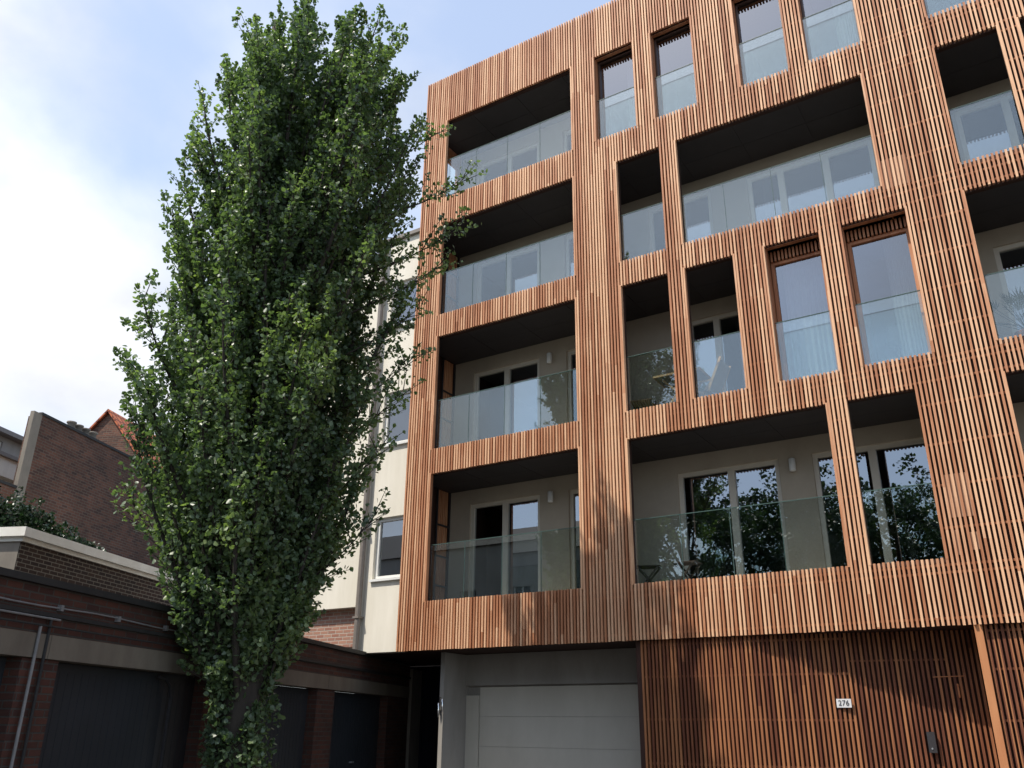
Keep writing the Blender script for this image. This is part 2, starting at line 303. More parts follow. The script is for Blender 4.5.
# loggias: x range, floor, back-wall windows (x0, x1, mullions)
LOG = [(.08,4.0,f,[(.60,2.31,[1.45]),(2.97,3.9,[])]) for f in range(3)] + [(.08,4.0,3,[(.60,2.31,[1.45]),(2.97,3.9,[])])] + [
 (4.12,9.62,0,[(5.25,7.10,[6.24]),(7.67,9.55,[8.62])]),(10.68,13.4,0,[(10.95,12.9,[11.9])]),
 (4.12,7.13,1,[(5.66,7.05,[6.22])]),(10.68,13.4,1,[(10.95,12.9,[11.9])]),
 (4.12,9.65,2,[(4.98,6.35,[5.7]),(7.10,9.45,[7.75,8.6])]),(10.70,13.1,2,[(10.85,12.6,[11.62])])]
WTOP = [5.97, 8.98, 11.80, 14.65]
def window(x0, x1, z0, z1, y, mull, fm='frame', gm='pane_dark', fw=.075, d=.09):
    fr = MB(); fr.box(x0, x0+fw, y, y+d, z0, z1).box(x1-fw, x1, y, y+d, z0, z1).box(x0+fw, x1-fw, y, y+d, z1-fw, z1).box(x0+fw, x1-fw, y, y+d, z0, z0+fw)
    for q in mull: fr.box(q-.06, q+.06, y-.004, y+d, z0+fw, z1-fw)
    o = fr.build('window', fm, bld, bevel=.004)
    xs = [x0+fw] + [v for q in mull for v in (q-.06, q+.06)] + [x1-fw]
    for a, b in zip(xs[::2], xs[1::2]):
        MB().face([(a,y+d*.5,z0+fw),(b,y+d*.5,z0+fw),(b,y+d*.5,z1-fw),(a,y+d*.5,z1-fw)]).build('pane', gm, o)
    return o
for x0, x1, f, wins in LOG:
    fl, hd = SILL[f]-.06, HEAD[f]
    MB().box(x0, x1, .165, 1.44, fl-.02, fl+.02).build('balcony_floor', 'slab', bld)
    MB().wall(x0, x1, fl+.02, hd, 1.445, 1.595, [(a,b,fl+.05,WTOP[f]) for a,b,_ in wins]).build('balcony_wall', 'beige', bld)
    if x0 > 1: MB().box(x0, x0+.05, .165, 1.44, fl+.02, hd-.002).build('balcony_wall', 'beige', bld)
    MB().box(x1-.05, x1, .165, 1.44, fl+.02, hd-.002).build('balcony_wall', 'beige', bld)
    for a, b, mu in wins: window(a, b, fl+.05, WTOP[f], 1.49, mu)
# partitions behind the glass so that rooms read dark
for x in (4.02, 7.35, 10.2):
    MB().box(x, x+.12, 1.62, 8.9, SILL[0], TOP-.2).build('partition', 'room', bld)
# left return of the corner loggias
for f in range(4):
    fl, hd = SILL[f]-.04, HEAD[f]
    st = MB()
    for k in range(3 if f == 3 else 6):
        yc = (1.26 if f == 3 else 1.05)+k*PITCH; st.box(.02, .06, yc-.0165, yc+.0165, fl, hd-.002)
    st.build('corner_screen', 'slat', bld)
    if f < 3:
        if f == 0: MB().box(0, .018, .101, 1.448, BOT+.07, SILL[3]-.05).build('side_wall', 'backing', bld)
        ba = MB().box(.065, .095, .975, 1.005, fl, hd).box(.065, .095, 1.41, 1.44, fl, hd)
        for q in (.5, 1.1, 1.75): ba.box(.068, .09, 1.005, 1.41, fl+q, fl+q+.035)
        ba.build('metal_frame', 'metal', bld)
    else:
        st = MB()
        for k in range(17):
            yc = .19+k*PITCH; st.box(.02, .06, yc-.0165, yc+.0165, hd-.42, hd-.002)
        st.box(.0, .018, .165, 1.22, hd-.39, hd-.002).box(.0, .018, 1.24, 1.44, fl, hd-.002)
        st.build('corner_header', 'board', bld)
# balustrades
JN = {(0,.645):[1.45,2.29,3.12],(1,.645):[1.45,2.30,3.12],(2,.645):[1.45,2.30,3.12],(3,.645):[1.45,2.29,3.13],(0,4.93):[5.76,6.59,7.39],(2,6.21):[7.01,7.88,8.74],
      (0,10.735):[11.55,12.4],(1,10.74):[11.55,12.4]}
for a, b, f, k in OPN:
    z0 = SILL[f]-.05; z1 = SILL[f]+1.065 if f != 3 or k == 'log' else SILL[f]+1.06
    if f == 3 and k == 'log': z1 = SILL[f]+1.10
    xs = [a+.012] + JN.get((f, a), []) + [b-.012]
    br = MB().box(a+.004, b-.004, .09, .13, z0-.02, z0+.035)
    ob = br.build('balustrade', 'metal', bld)
    te = MB().box(a+.006, b-.006, .099, .121, z1, z1+.012)
    for q in xs[1:-1]: te.box(q-.0035, q+.0035, .102, .118, z0+.04, z1)
    te.build('top_edge', 'baledge', ob)
    for p, q in zip(xs, xs[1:]):
        MB().box(p+.004, q-.004, .104, .116, z0+.035, z1-.001).build('glass_panel', 'bal', ob)
    if f == 3 and k == 'log':
        MB().box(.08, .092, .17, 1.22, z0+.03, z1).build('glass_panel', 'bal', ob)
        MB().box(.072, .098, .17, 1.22, z1+.002, z1+.024).build('handrail', 'metal', ob)
# box windows: timber reveals with a window 0.45 m back
for a, b, f, k in OPN:
    if k == 'log': continue
    z0, z1 = SILL[f], HEAD[f]; rv = MB(); dp = .29 if k == 'box' else .20
    rv.box(a-.03, a, .164, .50, z0-.03, z1+.03).box(b, b+.03, .164, .50, z0-.03, z1+.03).box(a, b, .164, .50, z1, z1+.03).box(a, b, .164, .50, z0-.03, z0)
    rv.box(a, a+.012, .085, .163, z0, z1).box(b-.012, b, .085, .163, z0, z1)
    rv.box(a+.012, b-.012, .085, .163, z1-.012, z1)
    if k == 'box':   # short slatted lintel above the pane
        n = int((b-a-.03)/.0625)
        for i in range(n): rv.box(a+.03+i*.0625, a+.062+i*.0625, dp-.045, dp-.003, z1-.20, z1-.013)
    rv.build('window_reveal', 'board', bld)
    wn = window(a+.013, b-.013, z0+.01, z1-.20 if k == 'box' else z1-.02, dp, [], 'board' if k == 'box' else 'dframe', 'pane', .055 if k == 'box' else .035)
    MB().box(a-.4, a-.35, .7, 1.44, z0-.05, z1+.05).box(b+.35, b+.4, .7, 1.44, z0-.05, z1+.05).build('partition', 'room', bld)
    if (k == 'box') or a in (4.53, 8.785):   # added sheer curtains, their folds stand in for streaks reflected in the glass
        cu = MB(); lo_, hi_ = (a+.1, b-.1) if k == 'box' and a < 8 else (a+.5, b-.08); n = 90; P = []
        for i in range(n+1):
            t = i/n; P.append((lo_+(hi_-lo_)*t, dp+.42+.035*math.sin(t*46+math.sin(t*9)*1.4)))
        for (xa,ya),(xb,yb) in zip(P, P[1:]): cu.face([(xa,ya,z0+.04),(xb,yb,z0+.04),(xb,yb,z1-.1),(xa,ya,z1-.1)])
        cu.build('streak_curtain', 'streak_curtain', wn)
# wall lamps on the loggia walls
for x, z in ((2.60,5.86),(2.60,8.87),(7.35,5.80)):
    MB().lathe([(.0,-.11),(.045,-.11),(.055,-.1),(.055,.1),(.045,.11),(0,.11)], (x,1.37,z)).box(x-.02, x+.02, 1.37, 1.446, z-.02, z+.02).build('wall_lamp', 'lamp', bld, True)
# ground floor: garage recess on the left
MB().box(.66, .75, .55, 1.30, 0, BOT+.0).build('recess_wall', 'greyr', bld)
GW = MB().wall(.75, 5.1, 0, BOT, 1.25, 1.45, [(.76,5.0,0,2.34)]); GW.build('garage_wall', 'greyr', bld)
GD = MB(); GD.box(.762, 1.045, 1.27, 1.33, 0, 2.165); gdo = GD.build('garage_door_frame', 'door', bld)
gd = MB(); z = 2.31; 
while z > 0: gd.box(1.06, 4.99, 1.30, 1.34, max(z-.516, .01), z); z -= .52
gd.build('garage_door', 'door', bld, bevel=.004)
MB().box(.75, 5.05, 1.345, 1.36, 0, 2.34).build('door_seal', 'greyr', bld)
# ground floor: slat wall, straight then turning back to the entrance
gs = MB(); gb = MB(); XS = 6.75
def depthy(x): return .11 if x < XS else .11 + (x-XS)*(.74-.11)/(9.72-XS)
xx = 4.97
while xx < 9.73:
    y = depthy(xx); gs.box(xx-.0165, xx+.0165, y, y+.045, 0.02, BOT+.005); xx += PITCH
for i in range(int((XR-9.86)/PITCH)): xc = 9.875+i*PITCH; gs.box(xc-.0165, xc+.0165, .11, .155, .02, BOT+.005)
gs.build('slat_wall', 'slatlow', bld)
for a, b in ((4.95,XS),(XS,9.74)):
    ya, yb = depthy(a+.001)+.075, depthy(b-.001)+.075
    if a == XS: ya = depthy(XS)+.075
    gb.face([(a,ya,0),(b,yb,0),(b,yb,BOT),(a,ya,BOT)])
gb.box(9.80, XR, .185, .3, 0, BOT); gb.box(4.87, 4.95, .12, 1.24, 0, BOT)
gb.build('backing_wall', 'backing', bld)
gt = MB()
for z in (.5,1.12,1.74,2.36,2.84):
    gt.beam((4.96,depthy(5)+.058,z),(XS,depthy(5)+.058,z),.024,.03); gt.beam((XS,depthy(XS)+.058,z),(8.02,depthy(8.02)+.058,z),.024,.03); gt.box(9.86, XR, .157, .18, z-.015, z+.015)
gt.build('batten', 'batten', bld)
MB().box(9.745, 9.84, .05, .80, 0, BOT+.004).build('corner_board', 'trim', bld)
ed = MB(); # entrance door: lintel strip let into the slats
ed.beam((8.06,depthy(8.06)+.035,2.53),(9.29,depthy(9.29)+.035,2.53),.02,.022)
edo = ed.build('entrance_door', 'slatlow', bld)
MB().beam((9.37,depthy(9.37)-.03,2.03),(9.37,depthy(9.37)-.03,2.21),.022,.022).box(9.36,9.38,.61,.70,2.04,2.06).box(9.36,9.38,.61,.70,2.18,2.20).build('handle', 'trim', edo)
MB().beam((9.08,depthy(9.08)-.004,2.30),(9.46,depthy(9.46)-.004,2.31),.012,.012).build('door_rail', 'trim', edo)
ic = MB().box(8.90, 9.00, .50, .545, 1.34, 1.60).build('intercom', 'metal', bld, bevel=.006)
MB().lathe([(.0,0),(.012,0),(.012,.006),(0,.008)], (0,0,0), 10).build('button', 'steel', ic)
ic.children[0].rotation_euler = (math.radians(90),0,0); ic.children[0].location = (8.945,.499,1.39)
PX, PY = 7.92, depthy(7.92)
pl = MB().box(PX-.10, PX+.10, PY-.035, PY-.02, 1.905, 2.02).build('number_plate', 'plate', bld)
def text(body, size, loc, rot, mat, name, parent):
    cu = bpy.data.curves.new(name, 'FONT'); cu.body = body; cu.size = size; cu.extrude = .001; cu.offset = .0; cu.align_x = 'CENTER'; cu.align_y = 'CENTER'
    o = bpy.data.objects.new(name, cu); COL.objects.link(o); bpy.context.view_layer.update()
    me = bpy.data.meshes.new_from_object(o.evaluated_get(bpy.context.evaluated_depsgraph_get())); bpy.data.objects.remove(o)
    me.materials.clear(); me.materials.append(M[mat]); o = bpy.data.objects.new(name, me); COL.objects.link(o); o.location = loc; o.rotation_euler = rot; o.parent = parent
    return o
text('276', .10, (PX, PY-.040, 1.9625), (math.radians(90),0,0), 'ink', 'house_number', pl)
# two slim chrome ovals added to stand in for sun glints at the recess mouth
mf = MB().beam((.70,.53,1.80),(.70,.50,2.12),.012,.02)
mfo = mf.build('glint_bar', 'metal', bld)
for dx, dz in ((-.035,-.04),(.05,.03)):
    o = MB().lathe([(.0,-.13),(.012,-.11),(.022,-.05),(.026,0),(.022,.05),(.012,.11),(0,.13)], (0,0,0), 12).build('glint_oval', 'chrome', mfo, True); o.location = (.72+dx,.49,1.93+dz)

# ------------------------------------------------------------------ cream neighbour with drainpipe
cb_ = empty('cream_building', (-1.2,.3,2.99), 0, 'narrow cream rendered building squeezed between the poplar and the timber facade', 'building')
def cpart(mb, name, mat, **k):
    mb.v = [(x+1.2, y-.3, z-2.99) for x,y,z in mb.v]; return mb.build(name, mat, cb_, **k)
CW = [(-.98,-.10,4.36,5.62),(-.98,-.10,7.20,8.42),(-.98,-.10,10.02,11.18)]
cpart(MB().wall(-1.25,-.05,2.94,12.31,.30,.55,CW), 'wall', 'cream')
cpart(MB().box(-4.6,-1.25,.42,.7,3.87,12.1), 'side_section', 'cream')
cpart(MB().box(-1.3,-.05,.22,6,12.31,12.40), 'roof_edge', 'pipe'); cpart(MB().box(-4.6,-1.3,.36,6,12.11,12.2), 'roof_edge', 'pipe')
cpart(MB().box(-4.6,-.05,1.6,1.7,3.9,12.1), 'inner_wall', 'room'); cpart(MB().box(-4.6,-.05,.56,6,2.945,3.10), 'underside', 'backing')
for a, b, c, d in CW:
    fr = MB().box(a,a+.07,.37,.45,c,d).box(b-.07,b,.37,.45,c,d).box(a+.07,b-.07,.37,.45,c,c+.07).box(a+.07,b-.07,.37,.45,d-.07,d)
    o = cpart(fr, 'window', 'white')
    q = MB().face([(a+.07,.41,c+.07),(b-.07,.41,c+.07),(b-.07,.41,d-.07),(a+.07,.41,d-.07)]); q.v = [(x+1.2,y-.3,z-2.99) for x,y,z in q.v]; q.build('pane', 'pane', o)
    q = MB().box(a-.03,b+.03,.24,.37,c-.05,c-.003); q.v = [(x+1.2,y-.3,z-2.99) for x,y,z in q.v]; q.build('sill', 'white', o)
dp_ = MB().tube([(-1.20,.2,2.99),(-1.20,.2,12.3)], .062, 10)
for z in (3.6,5.4,7.2,9.0,10.8): dp_.box(-1.275,-1.125,.125,.30,z,z+.04)
cpart(dp_, 'drainpipe', 'pipe')
# sunlit garden wall behind the garages
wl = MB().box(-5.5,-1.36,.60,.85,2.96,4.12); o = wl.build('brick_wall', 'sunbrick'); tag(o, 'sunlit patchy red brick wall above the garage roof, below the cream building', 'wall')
MB().box(-5.5,-1.36,.56,.89,4.123,4.75).build('rendered_top', 'greyr', o)
MB().tube([(-1.40,.5,2.96),(-1.40,.5,4.1)], .035).build('pipe', 'metal', o)

# ------------------------------------------------------------------ garage row
ga = empty('garage_row', (2.006,-7.769,0), math.atan2(.935,-.355), 'low row of shaded brick garages with stained shaded concrete lintel under the poplar', 'building')
GB, GT, GP = 2.2, 2.43, 2.96
DR = [(-3.2,-.46),(.06,2.95),(3.85,6.57),(7.33,10.2)]
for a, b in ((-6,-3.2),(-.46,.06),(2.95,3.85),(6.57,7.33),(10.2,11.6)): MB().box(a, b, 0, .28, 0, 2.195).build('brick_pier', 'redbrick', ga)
li = MB(); xs = [-6,-3.3,-.15,3.4,6.95,11.55]
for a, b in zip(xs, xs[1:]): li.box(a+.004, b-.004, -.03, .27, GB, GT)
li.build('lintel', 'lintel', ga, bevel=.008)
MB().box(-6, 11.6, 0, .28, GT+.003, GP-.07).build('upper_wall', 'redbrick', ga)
MB().box(-6, 11.6, -.035, .0-.001, 2.60, 2.64).build('ledge', 'tar', ga)
MB().box(-6, 11.75, -.06, .30, GP-.068, GP).build('parapet', 'tar', ga)
MB().box(-6, 11.6, .31, 5.5, GP-.15, GP-.06).build('roof', 'tar', ga)
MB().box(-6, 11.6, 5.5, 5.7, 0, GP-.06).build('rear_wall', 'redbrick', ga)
MB().box(11.63, 12.35, -.06, .35, 0, GP-.14).build('concrete_pillar', 'conc', ga, bevel=.01)
for i, (a, b) in enumerate(DR):
    d = MB(); d.box(a, b, .17, .2, 0, 2.19); n = int((b-a)/.12)
    for k in range(n): d.box(a+.02+k*.12, a+.10+k*.12, .1665, .17, .05, 2.1)
    o = d.build('garage_door', 'gdoor', ga)
    MB().box((a+b)/2-.06,(a+b)/2+.06,.12,.1664,.95,.98).build('handle', 'steel', o)
tk = MB().tube([(2.32,.10,1.0)]+[(2.32-.0*k,.10,1.9) for k in range(1)]+[(2.27,.10,2.05),(2.16,.10,2.13),(2.0,.10,2.15)], .02, 6); tk.build('door_track', 'metal', ga)
MB().tube([(-.36,-.05,.0),(-.36,-.05,2.50)], .016, 8).build('drainpipe', 'oldsteel', ga)
MB().tube([(-.22,-.04,.0),(-.22,-.04,2.6)], .016, 8).build('drainpipe', 'tar', ga)
co = MB(); P = [(-2.5,-.03,2.70)] + [(s,-.03,2.70+.012*math.sin(s*2.7)) for s in np.arange(-2,2.6,.4)] + [(2.9,-.03,2.67),(3.4,-.03,2.60)]
co.tube(P, .009, 6)
for s in (-1.0,-.1,.85,1.8): co.box(s-.02, s+.02, -.05, 0, 2.67, 2.73)
co.build('conduit', 'oldsteel', ga)
MB().tube([(-2.5,-.05,2.58),(-.1,-.05,2.58)], .011, 6).build('conduit', 'oldsteel', ga)
MB().tube([(-2.5,-.06,2.50),(5.5,-.06,2.51)], .008, 6).build('cable', 'tar', ga)
# dark gate closing the passage beside the pillar
gt_ = MB().box(-4.5, .64, 3.9, 3.94, 0, 2.93)
for k in range(24): gt_.box(-4.45+k*.21, -4.42+k*.21, 3.87, 3.9, .02, 2.9)
tag(gt_.build('metal_gate', 'bluedoor'), 'dark blue sheet metal gate closing the passage beside the concrete pillar', 'gate')

# ------------------------------------------------------------------ brick extension and gable house on the left
ex = empty('brick_extension', (-4.28,-5.09,0), math.atan2(.92,-.39), 'soot dark brick extension with white coping behind the garages', 'building')
MB().box(0,9,0,6,0,4.52).build('wall', 'darkbrick', ex)
cp = MB().box(-.12,9.1,-.12,6.1,4.60,4.76).box(-.05,9.05,-.05,6.05,4.523,4.60); cp.build('coping', 'coping', ex, bevel=.01)
MB().box(-.012,.0-.001,.02,6,0,4.518).build('rendered_side', 'conc', ex)
MB().tube([(6.0,.2,4.76),(6.0,.2,5.6)], .05).build('vent_pipe', 'steel', ex)
hs = empty('brick_house', (-10.569,-2.018,0), math.atan2(.93,-.374), 'windowless purple brown brick gable of an old house left of the poplar', 'building')
gw = MB(); z1 = 9.13
gw.box(0,14,0,.4,0,z1-.15); gw.box(4,14,.4,7,0,7.6)
gw.build('gable_wall', 'gablebrick', hs)
MB().box(-.04,14,-.03,.3,z1-.148,z1-.08).build('coping', 'tar', hs)
MB().box(-.30,-.002,-.01,.10,0,9.0).build('concrete_edge', 'conc', hs)
lw = MB().box(-1.0,-.31,.0,.4,0,6.95).build('lower_wall', 'gablebrick', hs); MB().box(-1.06,-.31,-.03,.43,6.953,7.02).build('coping', 'tar', lw)
MB().box(-1.25,-1.01,-.01,.1,0,6.9).build('concrete_edge', 'conc', lw)
for k, s in enumerate((1.38,1.68,1.98,2.3)):
    MB().lathe([(.13,0),(.11,.12),(.10,.30),(.13,.32),(.13,.36),(.08,.36),(.08,.1)], (s,.22,8.93)).build('chimney_pot', 'conc', hs, True)
# tiled house behind
th = empty('tiled_house', (-16.7+1.1*.93,3.42+1.1*.374,0), math.atan2(.93,-.374), 'orange tiled roof with brick gable peeping over the old brick gable', 'building')
w_ = MB().box(0,9,-1.3,3.5,0,9.1); w_.face([(0,-1.3,9.1),(0,3.5,9.1),(0,1.1,11.9)][::-1]); w_.build('wall', 'gablebrick', th)
rf = MB()
for ya, yb in ((-1.45,1.1),(3.65,1.1)):
    za, zb = 9.05, 12.02; ln = math.hypot(yb-ya, zb-za)
    rf.face([(-.12,ya,za),(9.2,ya,za),(9.2,yb,zb),(-.12,yb,zb)], [(0,0),(9.35,0),(9.35,ln),(0,ln)])
    rf.face([(-.12,ya,za-.09),(9.2,ya,za-.09),(9.2,yb,zb-.09),(-.12,yb,zb-.09)][::-1]); rf.face([(-.12,ya,za),(-.12,yb,zb),(-.12,yb,zb-.09),(-.12,ya,za-.09)])
rf.build('roof', 'tile', th)
# grey house at the far left edge
gh = empty('grey_house', (-14.3,-.7,0), math.atan2(.93,-.374), 'grey rendered house with white band at the left edge beside the brick gable', 'building')
MB().wall(-8,.4,0,9.25,0,.3,[(-1.2,-.45,8.55,9.1)]).build('wall', 'greyr', gh)
o = MB().box(-1.2,-1.1,.05,.12,8.55,9.1).box(-.55,-.45,.05,.12,8.55,9.1).box(-1.1,-.55,.05,.12,9.03,9.1).build('window', 'white', gh); MB().box(-1.1,-.55,.09,.1,8.55,9.03).build('pane', 'pane', o)
MB().box(-8,.5,-.3,.35,9.253,9.38).build('roof_edge', 'pipe', gh)
MB().box(-8,.55,-.9,-.002,7.85,8.36).build('white_band', 'cream', gh); MB().box(-8,.6,-1.0,.0,8.363,8.46).build('flat_roof_edge', 'pipe', gh)
MB().box(-8,.3,.31,6,0,9.2).build('rear_wall', 'room', gh)

# ------------------------------------------------------------------ foliage
def leaves(P, D, size, name, mat, parent=None, fold=.35):
    """P points, one six-cornered leaf at each"""
    n = len(P); P = np.asarray(P); a = rng.normal(size=(n,3)); a /= np.linalg.norm(a,axis=1)[:,None]
    b = rng.normal(size=(n,3)); b[:,2] *= .6; b -= (a*b).sum(1)[:,None]*a; b /= np.linalg.norm(b,axis=1)[:,None]; c = np.cross(a,b)
    s = (size*rng.uniform(.65,1.3,n))[:,None]
    V = np.stack([P-a*s*.5, P-a*s*.15+b*s*.42+c*s*fold*.2, P+a*s*.25+b*s*.30+c*s*fold*.2, P+a*s*.62, P+a*s*.25-b*s*.30+c*s*fold*.2, P-a*s*.15-b*s*.42+c*s*fold*.2],1).reshape(-1,3)
    me = bpy.data.meshes.new(name); me.vertices.add(len(V)); me.vertices.foreach_set('co', V.ravel())
    i = np.arange(n)[:,None]*6; F = np.concatenate([i+np.array([0,1,2,3]), i+np.array([0,3,4,5])],1).ravel()
    me.loops.add(len(F)); me.loops.foreach_set('vertex_index', F.astype(np.int32)); me.polygons.add(2*n)
    me.polygons.foreach_set('loop_start', (np.arange(2*n)*4).astype(np.int32)); me.update(calc_edges=True); me.validate(); me.materials.append(M[mat])
    o = bpy.data.objects.new(name, me); COL.objects.link(o)
    if parent: o.parent = parent
    return o
def spray(c, d, length, rad, n):
    """leaf positions filling a plume from c along d"""
    t = rng.random(n)**.8; prof = np.sin(np.clip(t*.9+.12,0,1)*math.pi)**.6
    a = rng.normal(size=(n,3)); a /= np.linalg.norm(a,axis=1)[:,None]; r = rad*prof*rng.random(n)**.45
    return c + d*(t*length)[:,None] + a*r[:,None]
# poplar
er = np.array([.843,.538,0]); ef = np.array([-.538,.843,0])
ZT = [2.6,3,4,5,6,7,8,9,10,11,12,12.6,13.3]; RL = [.4,.7,1.6,2.1,2.2,2.2,2.2,2.18,2.1,1.95,1.5,.9,.4]; RQ = [.4,.7,1.2,1.5,1.65,1.7,1.8,1.95,2.05,1.95,1.7,1.5,1.0]
pop = empty('poplar_tree', (1.896,-5.201,0), 0, 'tall bushy poplar tree in front of the garages', 'tree')
tr = MB(); tp = []; 
for k in range(15): z = k*.92; tp.append((-.012*z*z*.4*.843+.04*math.sin(z), -.012*z*z*.4*.538+.05*math.sin(z*1.3+1), z))
tr.tube(tp, [.27*(1-k/15)**.8+.02 + (.12 if k == 0 else 0) for k in range(15)], 12)
def tpt(z): k = min(max(z/.92,0),13.99); i = int(k); a, b = np.array(tp[i]), np.array(tp[i+1]); return a+(b-a)*(k-i)
LP = []; bm_ = MB()
def limb(tip, z0, thin=1.0, n=1):
    tip = np.array(tip, float); s = tpt(z0); mid = s*.45+tip*.55; hv = (tip-s)*[1,1,0]; mid = mid + hv*.22
    pts = []
    for t in np.linspace(0,1,9): pts.append((1-t)**2*s + 2*t*(1-t)*mid + t*t*tip)
    L_ = np.linalg.norm(tip-s); r0 = (.024+.008*L_)*thin
    bm_.tube([tuple(p) for p in pts], [r0*(1-t*.88) for t in np.linspace(0,1,9)], 5, cap=False)
    m_ = int(6+L_*5.2)
    for k in range(m_):
        t = .22+.78*(k+rng.random())/m_; p = (1-t)**2*s + 2*t*(1-t)*mid + t*t*tip; d = (2*(1-t)*(mid-s)+2*t*(tip-mid)); d /= np.linalg.norm(d)
        sd = rng.normal(size=3); sd[2] = abs(sd[2])*.6; dd = d*.9 + sd*.55; dd /= np.linalg.norm(dd); ln = (.66-.25*t)*rng.uniform(.6,1.4)
        LP.append(spray(p, dd, ln, .13, int((47+12*(1-t))*n*ln/.5)))
        bm_.tube([tuple(p), tuple(p+dd*ln*.5), tuple(p+dd*ln*.95)], [.009,.006,.003], 3, cap=False)
# tips over the envelope
NT = 255
for cnt in range(NT):
    zt = 2.9 + 9.35*((cnt+rng.random())/NT); th_ = cnt*2.39996 + rng.normal()*.25
    rl, rq = np.interp(zt, ZT, RL), np.interp(zt, ZT, RQ); cx_ = (rq-rl)/2; ra = (rl+rq)/2; rf_ = ra*.92; q = math.sqrt(rng.uniform(.14,1))*rng.uniform(.84,1.02)
    off = er*(cx_ + ra*q*math.cos(th_)) + ef*(rf_*q*math.sin(th_))
    limb(off+[0,0,zt], max(1.5, zt-rng.uniform(2.0,3.2)-q*.5), n=rng.uniform(.45,1.2))
for o1, o2, zt in ((-.34,.1,12.95),(-.2,-.1,12.5),(.42,.0,12.6),(.60,.2,12.2),(1.25,0,12.35),(1.12,-.1,11.8),(-1.0,0,12.2),(-.75,.2,12.35),(-.95,-.3,11.8),(-1.45,0,11.5),(1.45,.1,11.5),(.45,.1,12.75),(-.28,0,13.05)):
    limb(er*o1+ef*o2+[0,0,zt+.28], zt-3.4, n=1.1)
# long loose branches reaching over the facade and to the right
for o1, o2, zt in ((2.55,.3,9.9),(2.45,.2,8.9),(2.25,.2,8.3),(1.95,.3,7.6),(1.9,.2,6.7),(2.05,0,10.6),(1.75,.3,6.2),(1.55,.1,5.3),(1.5,.1,4.3),(-1.9,.1,4.5)):
    limb(er*o1+ef*o2+[0,0,zt], max(1.9,zt-1.5), .5, n=.38)
tr.v += bm_.v and []; off_ = len(tr.v); tr.v += bm_.v; tr.f += [tuple(i+off_ for i in f) for f in bm_.f]; tr.uv += bm_.uv
tr.build('trunk', 'bark', pop, True)
for k in range(34):   # leafy shoots round the foot and up the trunk
    a = rng.uniform(0,6.28); r = rng.uniform(.12,.34); z0 = rng.uniform(.6,1.9); LP.append(spray(np.array([r*math.cos(a),r*math.sin(a),z0]), np.array([.25*math.cos(a),.25*math.sin(a),1.]), .7, .19, 120))
P = np.concatenate(LP); 
leaves(P, None, .061, 'crown', 'leaf', pop)
print('poplar leaves', len(P))
# ivy on the extension roof against the gable
iv = []
for k in range(90):
    x = rng.uniform(-.15,1); iv.append(spray(np.array([-6.35+x*.9, -4.75+x*1.8, 4.55]), np.array([rng.normal()*.2,rng.normal()*.2,1]), (1.25-1.0*x)*rng.uniform(.6,1.2), .30, 170))
o = leaves(np.concatenate(iv), None, .06, 'ivy_bush', 'ivy'); tag(o, 'dark green ivy bush growing above the white coping against the brick gable', 'bush')
# trees behind the camera, seen mirrored in the panes
def broadleaf(name, h, r, mat, label, n=34000):
    e = empty(name, (0,0,0), 0, label, 'tree', 'trees mirrored in the balcony panes'); t = MB(); t.tube([(0,0,0),(.1,0,h*.25),(0,.1,h*.5),(.1,.1,h*.8)], [.32,.25,.18,.05], 10)
    L2 = []
    for k in range(46):
        a = rng.uniform(0,6.28); zz = rng.uniform(.28,.95)*h; rr = r*math.sin(math.pi*min(1,(zz/h-.12)/.95))**.6*rng.uniform(.35,1); tip = np.array([rr*math.cos(a),rr*math.sin(a),zz]); s = np.array([0,0,max(h*.2,zz-h*.25)])
        t.tube([tuple(s), tuple((s+tip)/2+[0,0,.3]), tuple(tip)], [.09,.06,.02], 5, cap=False)
        for j in range(8): 
            c = tip + rng.normal(size=3)*r*.16; d = rng.normal(size=3); d /= np.linalg.norm(d); L2.append(spray(c, d, 1.0, .55, n//(46*8)))
    t.build('trunk', 'bark', e, True); leaves(np.concatenate(L2), None, .17, 'crown', mat, e); return e
bt1 = broadleaf('broadleaf_tree', 14, 4.8, 'leaf2', 'dark leafy tree mirrored in the lower right balcony panes')
bt1.location = (8.5,-34,0)
for (x, y, s, rz, lab) in ((-4.5,-27,.95,1.2,'dark leafy tree mirrored in the right pane of the lowest left balcony'),(-.5,-32,1.05,2.9,'leafy tree mirrored behind the folding stools of the long lower balcony'),(13.5,-37,1.1,2.3,'wide leafy tree mirrored low in the panes at the right edge'),(4.0,-35,1.0,4.0,'leafy tree mirrored in the middle of the long lower balcony')):
    c = copy_tree(bt1); c.location = (x,y,0); c.scale = (s,s,s); c.rotation_euler.z = rz; c['label'] = lab
rh = empty('terraced_house', (-31,-26,0), math.radians(0), 'long house across the yard mirrored in the lower left balcony pane', 'building')
MB().wall(0,22,0,11,-.3,0,[(x,x+1.1,z,z+1.6) for x in (1.5,4.5,7.5,10.5,13.5,17,20) for z in (1,4,7)]).build('wall', 'greyr', rh)
MB().box(0,22,-8,-.31,0,10.9).build('side_wall', 'gablebrick', rh)
rr = MB(); rr.face([(0,.2,11),(22,.2,11),(22,-4,13.5),(0,-4,13.5)]); rr.face([(0,-8.2,11),(0,-4,13.5),(22,-4,13.5),(22,-8.2,11)]); rr.build('roof', 'tar', rh)
for x in (1.5,4.5,7.5,10.5,13.5,17,20):
    for z in (1,4,7):
        f_ = MB().box(x,x+.07,-.2,-.12,z,z+1.6).box(x+1.03,x+1.1,-.2,-.12,z,z+1.6).box(x+.51,x+.59,-.2,-.12,z,z+1.6).build('window', 'white', rh); MB().box(x+.07,x+1.03,-.18,-.17,z,z+1.6).build('pane', 'metal', f_)

